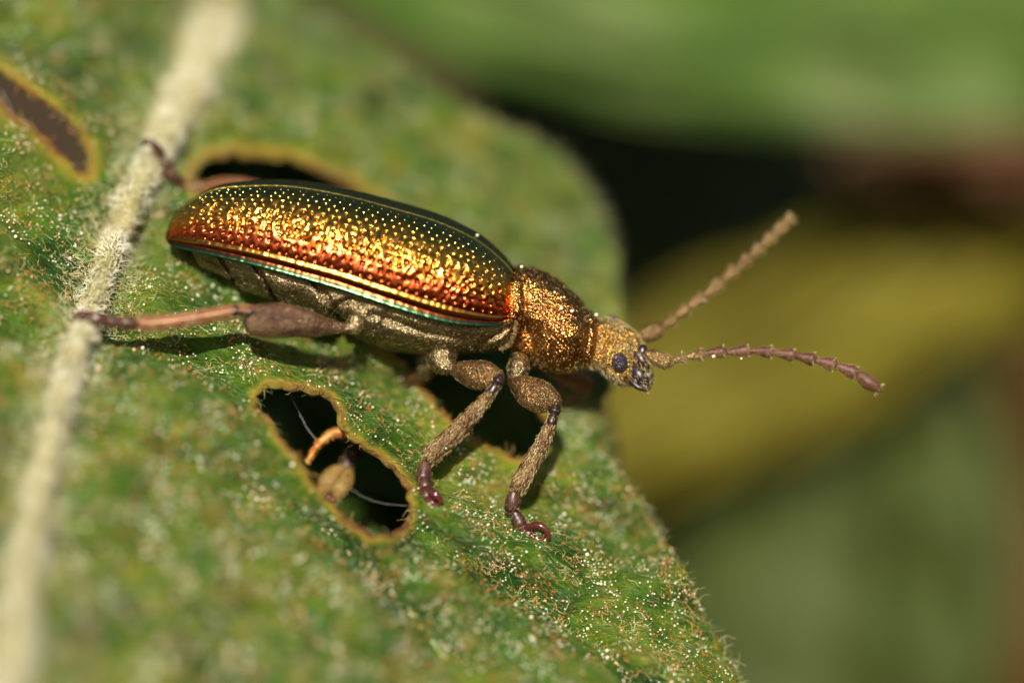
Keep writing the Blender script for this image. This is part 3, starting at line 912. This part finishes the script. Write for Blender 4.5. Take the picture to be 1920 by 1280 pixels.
# collar of golden bristles behind the pronotum, below
g = np.random.default_rng(203)
tq = g.random(500)
cp = catmull(np.array([(966, 600, -0.42), (962, 625, -0.42), (950, 645, -0.36), (935, 655, -0.25)]), 60)
ci = (tq * 59).astype(int)
pp = PA(cp[ci]) + g.normal(0, 0.015, (500, 3))
dd = np.tile(np.array([0.7, -0.5, -0.6]), (500, 1)) + g.normal(0, 0.25, (500, 3)); dd /= np.linalg.norm(dd, axis=1)[:, None]
hv_, hf = hairs(pp[:200], dd[:200], g.uniform(0.04, 0.09, 200), 0.0045, g, K=2, curl=0.1)
tag(mesh_obj('collar_hair', hv_, hf, M['brownhair'], bo), kind='stuff')

# head
HEAD = [(1102, 610, 1092, 684, .50, .42), (1118, 600, 1104, 692, .50, .46), (1134, 597, 1122, 700, .48, .50), (1154, 601, 1142, 712, .46, .52), (1174, 612, 1160, 722, .44, .48), (1192, 624, 1176, 724, .42, .40), (1204, 640, 1188, 720, .42, .32), (1210, 658, 1198, 712, .42, .22)]
hn = Noise(18, 40, 3, 3.0, 5.5); hn1 = Noise(19, 20, 3, 0.9, 1.6)
def head_disp(U, TH_, v):
    q = v.reshape(-1, 3)
    xx = q[:, 0] * 100 + 960; yy = 640 - q[:, 2] * 100
    out = 0.008 * hn(q) + 0.012 * hn1(q)
    out -= 0.06 * np.exp(-(poly_dist(xx, yy, [(1150, 608), (1172, 622), (1190, 640)]) / 5) ** 2)
    out -= 0.08 * np.exp(-(poly_dist(xx, yy, [(1186, 660), (1190, 690)]) / 7) ** 2) * (q[:, 1] < 0.4)
    out += 0.05 * np.exp(-(np.hypot(xx - 1178, yy - 702) / 15) ** 2)
    out -= 0.07 * np.exp(-(poly_dist(xx, yy, [(1128, 640), (1124, 700)]) / 9) ** 2)
    return out.reshape(U.shape)
ho, hvv, hff = loft_obj('head', HEAD, 110, M['head'], beetle, ns=110, p=2.2, disp=head_disp, tilt=0.08)
hff = outward(hvv, hff)
fur(ho, hvv, hff, 2600, 0.03, 0.08, 0.0034, 204, lean=(0.5, 0, -0.5), stand=0.5)

def ellipsoid(c, r, ns=40, nr=24, tiltdeg=0):
    th = np.linspace(0, np.pi, nr)[:, None]; ph = np.linspace(0, 2 * np.pi, ns, endpoint=False)[None]
    v = np.stack([np.sin(th) * np.cos(ph) * r[0], np.cos(th) * r[1] + 0 * ph, np.sin(th) * np.sin(ph) * r[2]], -1).reshape(-1, 3)
    a = R(tiltdeg)
    x, z = v[:, 0] * math.cos(a) - v[:, 2] * math.sin(a), v[:, 0] * math.sin(a) + v[:, 2] * math.cos(a)
    v = np.stack([x, v[:, 1], z], 1) + c
    return v, ring_faces(nr, ns)
for px_, py_, dpt, rr in ((1162, 680, -0.02, (0.155, 0.15, 0.19)), (1146, 607, 0.84, (0.15, 0.15, 0.17))):
    v, f = ellipsoid(P(px_, py_, dpt), rr, tiltdeg=10)
    mesh_obj('eye', v, f, M['eye'], ho)
# mouthparts
for rows in ([(1186, 688, .15, 13), (1198, 702, .08, 15), (1207, 717, .08, 12), (1212, 731, .14, 5)], [(1198, 684, .50, 13), (1210, 698, .45, 13), (1217, 713, .42, 10), (1214, 728, .38, 5)]):
    v, f = px_tube(rows, 20, 14, 0.8)
    mo = mesh_obj('mandible', v, f, M['joint'], ho)
    fur(mo, v, f, 70, 0.05, 0.10, 0.0045, 207, lean=(0.6, 0, -0.7), stand=0.6)
v, f = px_tube([(1196, 664, .05, 10), (1204, 676, .02, 11), (1209, 688, .05, 10), (1212, 698, .08, 7)], 16, 14, 0.8)
lo = mesh_obj('upper_lip', v, f, M['joint'], ho); fur(lo, v, f, 160, 0.04, 0.09, 0.004, 208, lean=(0.7, 0, -0.6), stand=0.6)
for rows in ([(1182, 712, .10, 6), (1192, 722, .05, 6), (1202, 728, .03, 5), (1210, 731, .03, 3)],):
    v, f = px_tube(rows, 14, 10, 1.0); mesh_obj('palp', v, f, M['joint'], ho)
v, f = ellipsoid(P(1204, 660, 0.05), (0.10, 0.09, 0.15), 20, 14, -10); mesh_obj('antenna_socket', v, f, M['joint'], ho)
v, f = ellipsoid(P(1196, 636, 0.72), (0.07, 0.08, 0.11), 20, 14, 20); mesh_obj('antenna_socket', v, f, M['joint'], ho)

# antennae: eleven segments, each narrow at its base
def segment(x0, y0, d0, x1, y1, d1, r, scape=False):
    t = np.array([0, .08, .25, .5, .75, .9, 1.0])
    k = np.array([.42, .62, .86, 1.0, 1.0, .9, .6]) if scape else np.array([.36, .44, .60, .80, 1.02, 1.06, .72])
    rows = [(x0 + (x1 - x0) * a, y0 + (y1 - y0) * a, d0 + (d1 - d0) * a, r * kk) for a, kk in zip(t, k)]
    return px_tube(rows, 22, 16, 0.95, bumpy=0.015, seed=int(x0))
NEAR = [(1212, 662, 1257, 682, 15), (1259, 677, 1284, 669, 9), (1285, 669, 1318, 664, 10.5), (1318, 663, 1359, 659, 10.5), (1359, 660, 1405, 657, 10.5), (1405, 657, 1448, 660, 10.5), (1448, 660, 1490, 666, 11), (1490, 666, 1527, 674, 11.5), (1527, 674, 1565, 684, 12), (1565, 684, 1607, 700, 12.5), (1607, 700, 1650, 732, 13)]
FARA = [(1200, 634, 1240, 616, 16), (1240, 612, 1264, 600, 10.5), (1262, 597, 1289, 579, 11.5), (1287, 578, 1319, 557, 12), (1318, 557, 1351, 530, 12), (1350, 530, 1379, 506, 11.5), (1378, 506, 1404, 486, 11.5), (1403, 486, 1427, 465, 11), (1426, 465, 1448, 443, 11), (1447, 443, 1469, 423, 11), (1468, 423, 1488, 407, 10.5)]
for segs, da, db, dark in ((NEAR, 0.02, -0.05, True), (FARA, 0.70, 1.5, False)):
    root = None
    L = len(segs)
    for i, (x0, y0, x1, y1, r) in enumerate(segs):
        d0 = da + (db - da) * i / L; d1 = da + (db - da) * (i + 1) / L
        v, f = segment(x0, y0, d0, x1, y1, d1, r, scape=(i == 0))
        if i == L - 1:
            v, f = px_tube([(x0, y0, d0, r * .5), (x0 * .7 + x1 * .3, y0 * .7 + y1 * .3, d0, r * .95), (x0 * .35 + x1 * .65, y0 * .35 + y1 * .65, d1, r), (x1, y1, d1, r * .35)], 22, 16, .95)
        mt = M['antenna_dark'] if (dark and i >= 3) else M['antenna']
        o = mesh_obj('antenna' if root is None else 'antenna_segment', v, f, mt, beetle if root is None else root)
        dirv = P(x1, y1, d1) - P(x0, y0, d0); dirv /= np.linalg.norm(dirv)
        if root is None:
            root = o
            allv = []
        allv.append((v, outward(v, f)))
    v, f = join(allv)
    fur(root, v, f, 7000, 0.025, 0.06, 0.0028, 210, lean=tuple(dirv * 0.8), stand=0.4, mat='brownhair')
    # longer bristles at the tip of each segment
    g = np.random.default_rng(211)
    pp, dd = [], []
    for (x0, y0, x1, y1, r) in segs[1:]:
        tipv = P(x1, y1, da) - P(x0, y0, da); tipv /= np.linalg.norm(tipv)
        side = np.array([tipv[2], 0, -tipv[0]])
        for k_ in range(36):
            an = g.uniform(0, 2 * np.pi)
            o_ = side * math.cos(an) + np.array([0, -1.0, 0]) * math.sin(an)
            fr = (segs.index((x0, y0, x1, y1, r)) + 0.9) / L
            pp.append(P(x1, y1, da + (db - da) * fr) - tipv * 0.05 + o_ * r / 100 * 0.9); dd.append(tipv * 0.8 + o_ * 0.7 + g.normal(0, .2, 3))
    pp = np.array(pp); dd = np.array(dd); dd /= np.linalg.norm(dd, axis=1)[:, None]
    hv_, hf = hairs(pp, dd, g.uniform(0.03, 0.09, len(pp)), 0.0040, g, K=2, curl=0.1)
    tag(mesh_obj('bristles', hv_, hf, M['goldhair'], root), kind='stuff')

# legs
def claw_pair(parent, base, rows_list):
    for rows in rows_list:
        v, f = px_tube(rows, 20, 10, 1.0)
        mesh_obj('claw', v, f, M['claw'], parent)

def leg(coxa, femur, knee, tibia, tarsi, claws, fm, tm, fh=1500, th=1800, label=None, hairy=True):
    v, f = px_tube(femur, 40, 28, 0.72)
    parts = [(v, f)]
    lg = mesh_obj('leg', v, f, fm, beetle)
    if label:
        lg['label'] = label
    fd = P(*femur[-1][:3]) - P(*femur[0][:3]); fd /= np.linalg.norm(fd)
    if hairy:
        fur(lg, v, outward(v, f), fh, 0.03, 0.06, 0.003, 301, lean=tuple(fd * 0.8), stand=0.15, mat='brownhair')
    if coxa:
        cv, cf = px_tube(coxa, 20, 24, 0.9)
        co_ = mesh_obj('coxa', cv, cf, M['sternum'], lg)
        if hairy:
            fur(lg, cv, outward(cv, cf), 500, 0.03, 0.07, 0.0032, 302, lean=(0.1, 0, -0.8), stand=0.25, mat='brownhair')
    if knee:
        t1 = tibia[1]
        kx = [knee[i] + (t1[i] - knee[i]) * 1.0 for i in range(3)]
        kv, kf = px_tube([(knee[0] - (kx[0] - knee[0]) * 0.25, knee[1] - (kx[1] - knee[1]) * 0.25, knee[2], knee[3] * 0.75), (knee[0], knee[1], knee[2], knee[3]), (knee[0] * .6 + kx[0] * .4, knee[1] * .6 + kx[1] * .4, knee[2] * .6 + kx[2] * .4, tibia[0][3] * 1.08), (*kx, t1[3] * 1.03)], 22, 18, 0.9)
        mesh_obj('knee', kv, kf, M['joint'], lg)
    tv, tf = px_tube(tibia, 40, 20, 0.8)
    ctr = tv.reshape(-1, 20, 3).mean(1, keepdims=True)
    tv = (ctr + (tv.reshape(-1, 20, 3) - ctr) * (1 + 0.10 * np.array([1, 0, -1, 0] * 5))[None, :, None]).reshape(-1, 3)
    mesh_obj('tibia', tv, tf, tm, lg)
    td = P(*tibia[-1][:3]) - P(*tibia[0][:3]); td /= np.linalg.norm(td)
    if hairy:
        fur(lg, tv, outward(tv, tf), int(th * 0.38), 0.05, 0.10, 0.0036, 303, lean=tuple(td * 1.6), stand=0.14)
    for rows in tarsi:
        sv, sf = px_tube(rows, 18, 16, 0.75)
        mesh_obj('tarsus_segment', sv, sf, M['tarsus'], lg)
        if hairy:
            fur(lg, sv, outward(sv, sf), 220, 0.03, 0.07, 0.0030, 304, lean=tuple(td * 0.4), stand=0.6, mat='brownhair')
    claw_pair(lg, None, claws)
    return lg

# near hind leg: swollen femur, long curved tibia
leg([(668, 600, -.48, 16), (662, 612, -.52, 15), (650, 614, -.56, 10)],
    [(652, 613, -.56, 8), (630, 614, -.62, 12), (600, 611, -.76, 20), (565, 604, -.92, 28), (525, 601, -1.04, 32), (492, 602, -1.10, 32), (478, 603, -1.12, 29)],
    (468, 586, -1.22, 13),
    [(474, 581, -1.22, 9), (440, 583, -1.28, 12), (400, 590, -1.34, 13), (340, 600, -1.42, 13.5), (290, 606, -1.48, 14), (266, 605, -1.50, 15)],
    [[(262, 605, -1.50, 7), (248, 606, -1.52, 12), (234, 605, -1.54, 13)], [(232, 605, -1.54, 7), (218, 604, -1.56, 11), (206, 602, -1.58, 12)], [(204, 602, -1.58, 7), (192, 600, -1.60, 12), (178, 597, -1.62, 13), (160, 590, -1.62, 8)]],
    [[(172, 592, -1.66, 6), (155, 587, -1.70, 6), (142, 592, -1.68, 4.5), (137, 602, -1.62, 2)], [(172, 598, -1.58, 6), (156, 597, -1.56, 5.5), (146, 604, -1.55, 4), (144, 610, -1.52, 2)]],
    M['hindfemur'], M['hindleg'], label='reddish near hind leg with swollen thigh, stretched back to the midrib')
# near middle leg
leg([(826, 655, .15, 22), (828, 670, .05, 29), (836, 684, -.05, 22), (850, 690, -.12, 11)],
    [(848, 690, -.12, 11), (866, 696, -.22, 20), (890, 702, -.32, 27), (914, 705, -.42, 27), (932, 708, -.48, 17)],
    (935, 714, -.56, 13),
    [(935, 714, -.56, 8), (922, 734, -.56, 10), (898, 764, -.54, 14), (862, 803, -.50, 17), (828, 836, -.46, 18.5), (806, 856, -.44, 18)],
    [[(800, 860, -.44, 7), (796, 876, -.48, 12), (794, 892, -.52, 15)], [(795, 894, -.54, 8), (796, 906, -.58, 12), (798, 914, -.60, 13)], [(798, 914, -.62, 11), (801, 926, -.68, 19), (806, 938, -.70, 17)]],
    [[(806, 922, -.84, 7), (818, 928, -.88, 8), (825, 938, -.84, 6), (822, 950, -.76, 2.5)], [(800, 936, -.84, 6), (812, 944, -.88, 6), (820, 950, -.82, 5), (820, 957, -.74, 2)]],
    M['femur'], M['tibia'], label='near middle leg with its foot on the hole rim')
# near front leg
leg([(972, 672, .18, 16), (972, 688, .10, 21), (968, 702, .02, 17), (964, 712, -.04, 10)],
    [(960, 712, -.04, 11), (974, 722, -.10, 21), (996, 736, -.18, 30), (1018, 746, -.24, 30), (1036, 756, -.28, 20), (1042, 764, -.30, 11)],
    (1040, 769, -.34, 12),
    [(1040, 768, -.34, 8), (1034, 792, -.33, 10), (1018, 830, -.30, 14), (996, 868, -.27, 16.5), (976, 904, -.24, 17), (970, 914, -.23, 16)],
    [[(967, 916, -.23, 8), (962, 934, -.22, 13), (960, 952, -.20, 15)], [(962, 954, -.20, 7), (968, 968, -.20, 12), (974, 980, -.20, 14)], [(976, 982, -.20, 8), (984, 992, -.22, 12), (992, 1002, -.24, 13), (1000, 1008, -.24, 9)]],
    [[(988, 990, -.30, 7), (1006, 984, -.40, 7.5), (1021, 990, -.44, 6), (1029, 1003, -.42, 4.5), (1027, 1016, -.36, 1.6)], [(996, 1004, -.30, 6), (1007, 1011, -.32, 5), (1016, 1011, -.34, 4), (1021, 1002, -.36, 1.6)]],
    M['femur'], M['tibia'], label='near front leg with two curved claws on the leaf')
# far hind leg: tarsus and tibia over the midrib behind the tail
leg(None,
    [(540, 395, 1.2, 16), (500, 372, 1.4, 26), (450, 358, 1.55, 27), (405, 356, 1.7, 24), (385, 356, 1.75, 15)],
    None,
    [(400, 356, 1.72, 10), (380, 352, 1.75, 12), (360, 352, 1.72, 12), (348, 348, 1.70, 11)],
    [[(346, 346, 1.68, 8), (332, 336, 1.6, 10), (320, 324, 1.55, 10)], [(320, 322, 1.55, 7), (312, 310, 1.5, 9), (306, 300, 1.5, 9)], [(306, 298, 1.5, 7), (300, 286, 1.48, 9), (292, 276, 1.45, 8)]],
    [[(294, 278, 1.42, 7), (284, 268, 1.40, 7), (272, 267, 1.40, 5), (264, 276, 1.42, 2)], [(296, 282, 1.45, 6), (292, 272, 1.5, 5), (284, 264, 1.55, 3)]],
    M['hindleg'], M['tibia'], fh=500, th=300, label='far hind leg reaching over the midrib behind the tail')
# far middle leg: passes through the leaf, its golden sole shows in the front hole
fl = leg([(800, 668, .75, 18), (800, 690, .85, 20), (796, 702, .95, 14)],
    [(796, 700, .95, 12), (790, 706, 1.15, 20), (776, 714, 1.35, 22), (764, 724, 1.50, 13)],
    None,
    [(764, 724, 1.5, 9), (735, 760, 1.45, 12), (700, 800, 1.30, 14), (672, 836, 1.12, 16), (660, 852, 1.05, 15)],
    [[(658, 854, 1.04, 9), (652, 866, 1.00, 14), (648, 878, .96, 14)]],
    [[(624, 922, .72, 5), (616, 932, .66, 5), (608, 936, .66, 3)], [(628, 926, .72, 5), (624, 938, .66, 5), (616, 942, .66, 3)]],
    M['femur'], M['joint'], fh=500, th=400, label='far middle leg whose golden sole shows through the hole')
for rows in ([(648, 876, .90, 6), (630, 888, .80, 15), (614, 904, .72, 16), (606, 918, .70, 9)], [(652, 878, .90, 6), (648, 896, .80, 14), (636, 916, .72, 15), (630, 930, .70, 9)]):
    v, f = px_tube(rows, 18, 16, 0.6)
    mesh_obj('sole_pad', v, f, M['pad'], fl)
    fur(fl, v, outward(v, f), 2500, 0.02, 0.05, 0.0045, 305, lean=(0, 0, -0.2), mat='pad', stand=1.5)
# far front leg
leg([(1020, 680, .75, 16), (1030, 694, .85, 15)],
    [(1034, 694, .95, 10), (1056, 700, 1.25, 18), (1084, 712, 1.6, 20), (1106, 718, 1.85, 12)],
    None,
    [(1106, 718, 1.85, 8), (1098, 728, 1.9, 10), (1080, 742, 1.95, 10), (1070, 748, 2.0, 9)],
    [[(1070, 748, 2.0, 6), (1062, 758, 2.05, 8), (1058, 770, 2.1, 8)]],
    [[(1058, 770, 2.1, 5), (1060, 780, 2.1, 4), (1066, 784, 2.1, 2)]],
    M['hindleg'], M['tibia'], fh=300, th=300, label='far front leg, blurred behind the head')

# pollen dust caught on the beetle
g = np.random.default_rng(401)
dust = [(895, 441, .15), (1040, 548, -.15), (1058, 557, -.1), (1052, 578, -.2), (1118, 590, .1), (1055, 625, -.33), (858, 470, -.3), (800, 460, -.35), (758, 430, -.2), (735, 545, -.75), (1180, 652, .1), (1338, 668, -.15), (1390, 672, -.15), (1072, 583, -.2), (836, 840, -.7), (978, 500, .0)]
v, f = blobs(PA(np.array([(a, b_, c) for a, b_, c in dust])), g.uniform(0.022, 0.042, len(dust)))
tag(mesh_obj('dust', v, f, M['dot'], beetle), kind='stuff')

# ------------------------------------------------------------------ leaves of the plant behind
def back_leaf(name, corners, depths, mat, label, group=None, curve=0.6, seed=1, nu=70, nv_=50, vein=0.25, shape=1.0):
    """blade spanned by base point, tip point and half width; all in photo px + depth.  corners=(base, tip, halfwidth px)"""
    b0, t0, hw = corners
    d0, d1, dl, dr = depths
    u = np.linspace(0, 1, nu); s = np.linspace(-1, 1, nv_)
    U, S = np.meshgrid(u, s, indexing='ij')
    base = np.array(b0, float); tip = np.array(t0, float)
    dirp = tip - base; L = np.linalg.norm(dirp); dirp /= L
    side = np.array([-dirp[1], dirp[0]])
    wd = hw * (np.sin(np.pi * np.clip(U, 0.0, 1) ** 0.85) ** (0.65 * shape) + 0.02)
    nn = Noise(seed, 20, 2, 0.4, 1.3)
    wd = wd * (1 + 0.02 * nn(np.stack([U.ravel() * 6, S.ravel() * 0], 1)).reshape(U.shape))
    X = base[0] + dirp[0] * L * U + side[0] * wd * S
    Y = base[1] + dirp[1] * L * U + side[1] * wd * S
    d = d0 + (d1 - d0) * U + np.where(S > 0, dr, dl) * np.abs(S)
    d = d + curve * 4 * ((U - 0.5) ** 2) + 0.5 * nn(np.stack([U.ravel() * 5, S.ravel() * 3], 1)).reshape(U.shape)
    d = d + 0.25 * np.abs(np.sin((U * 9 + np.abs(S) * 2.2) * np.pi)) * vein * 4 * (np.abs(S) > 0.04)
    v = PA(np.column_stack([X.ravel(), Y.ravel(), d.ravel()]))
    f = ring_faces(nu, nv_, closed=False)
    n = vnormals(v, f)
    nb = len(v)
    idx = np.arange(nb).reshape(nu, nv_)
    def strip(l):
        return np.column_stack([l[:-1], l[1:], l[1:] + nb, l[:-1] + nb])
    F_ = np.vstack([f, f[:, ::-1] + nb, strip(idx[:, 0]), strip(idx[:, -1]), strip(idx[0]), strip(idx[-1])])
    root = empty(name, tuple(v[idx[0, nv_ // 2]]))
    tag(root, label, 'leaf', group)
    mesh_obj('blade', np.vstack([v, v - n * 0.2]), F_, mat, root)
    mid = v[idx[:, nv_ // 2]]
    mv_, mf_ = tube(mid[::3] + np.array([0, -0.05, 0]), np.linspace(0.45, 0.12, len(mid[::3])), 10)
    mesh_obj('midrib', mv_, mf_, mat, root)
    return root

M['upperleaf'] = leaf_mat('upper_leaf', (0.035, 0.095, 0.004), (0.075, 0.14, 0.012), (0.20, 0.25, 0.09), ns=0.13, rough=0.5, bs=0.6, transl=0.2)
M['olive'] = leaf_mat('olive_leaf', (0.15, 0.125, 0.006), (0.21, 0.175, 0.010), (0.27, 0.225, 0.018), ns=0.08, rough=0.6, bs=0.3, transl=0.3)
M['greyleaf'] = leaf_mat('grey_green_leaf', (0.040, 0.058, 0.005), (0.052, 0.072, 0.008), (0.066, 0.086, 0.014), rough=0.6, bs=0.3, transl=0.2)
M['dryleaf'] = leaf_mat('dry_leaf', (0.07, 0.030, 0.002), (0.10, 0.044, 0.003), (0.12, 0.055, 0.006), rough=0.7, bs=0.3, transl=0.2)
M['pinkleaf'] = leaf_mat('reddish_leaf', (0.12, 0.050, 0.016), (0.15, 0.065, 0.024), (0.18, 0.08, 0.032), rough=0.7, bs=0.3, transl=0.2)

back_leaf('broad_leaf', ((60, -470), (2450, 110), 360), (26, 26, 4.0, -3.0), M['upperleaf'], 'large blurred green leaf above and behind the chewed leaf', seed=41, vein=0.1)
back_leaf('olive_leaf', ((800, 985), (2450, 150), 165), (28.5, 28.5, 1.5, -1.5), M['olive'], 'yellow olive blurred leaf behind the antennae', seed=42, vein=0.05)
back_leaf('grey_green_leaf', ((1050, 1750), (1750, 500), 500), (30.5, 30.5, 3, -3), M['greyleaf'], 'dull grey green blurred leaf beyond the edge of the chewed leaf', seed=43, vein=0.05)
back_leaf('dry_leaf', ((1960, 1750), (1960, 300), 260), (29.5, 29.5, 1, -1), M['dryleaf'], 'brown dry blurred leaf standing upright behind the green ones', seed=44, vein=0.05)
back_leaf('reddish_leaf', ((2500, 330), (1560, 300), 62), (23.5, 23.5, 1, -1), M['pinkleaf'], 'small reddish blurred leaf beside the olive one', seed=45, vein=0.05)
back_leaf('shaded_leaf', ((900, 0), (1750, 680), 330), (44, 46, 3, -3), M['greyleaf'], 'dark leaf in the shade between the broad and the olive leaf', seed=46, vein=0.05)
back_leaf('lower_leaf', ((330, 110), (1120, 1150), 320), (9, 4.5, 1.5, -1.0), M['upperleaf'], 'dark green leaf in the shade under the chewed leaf, seen through its holes', seed=47, vein=0.05)
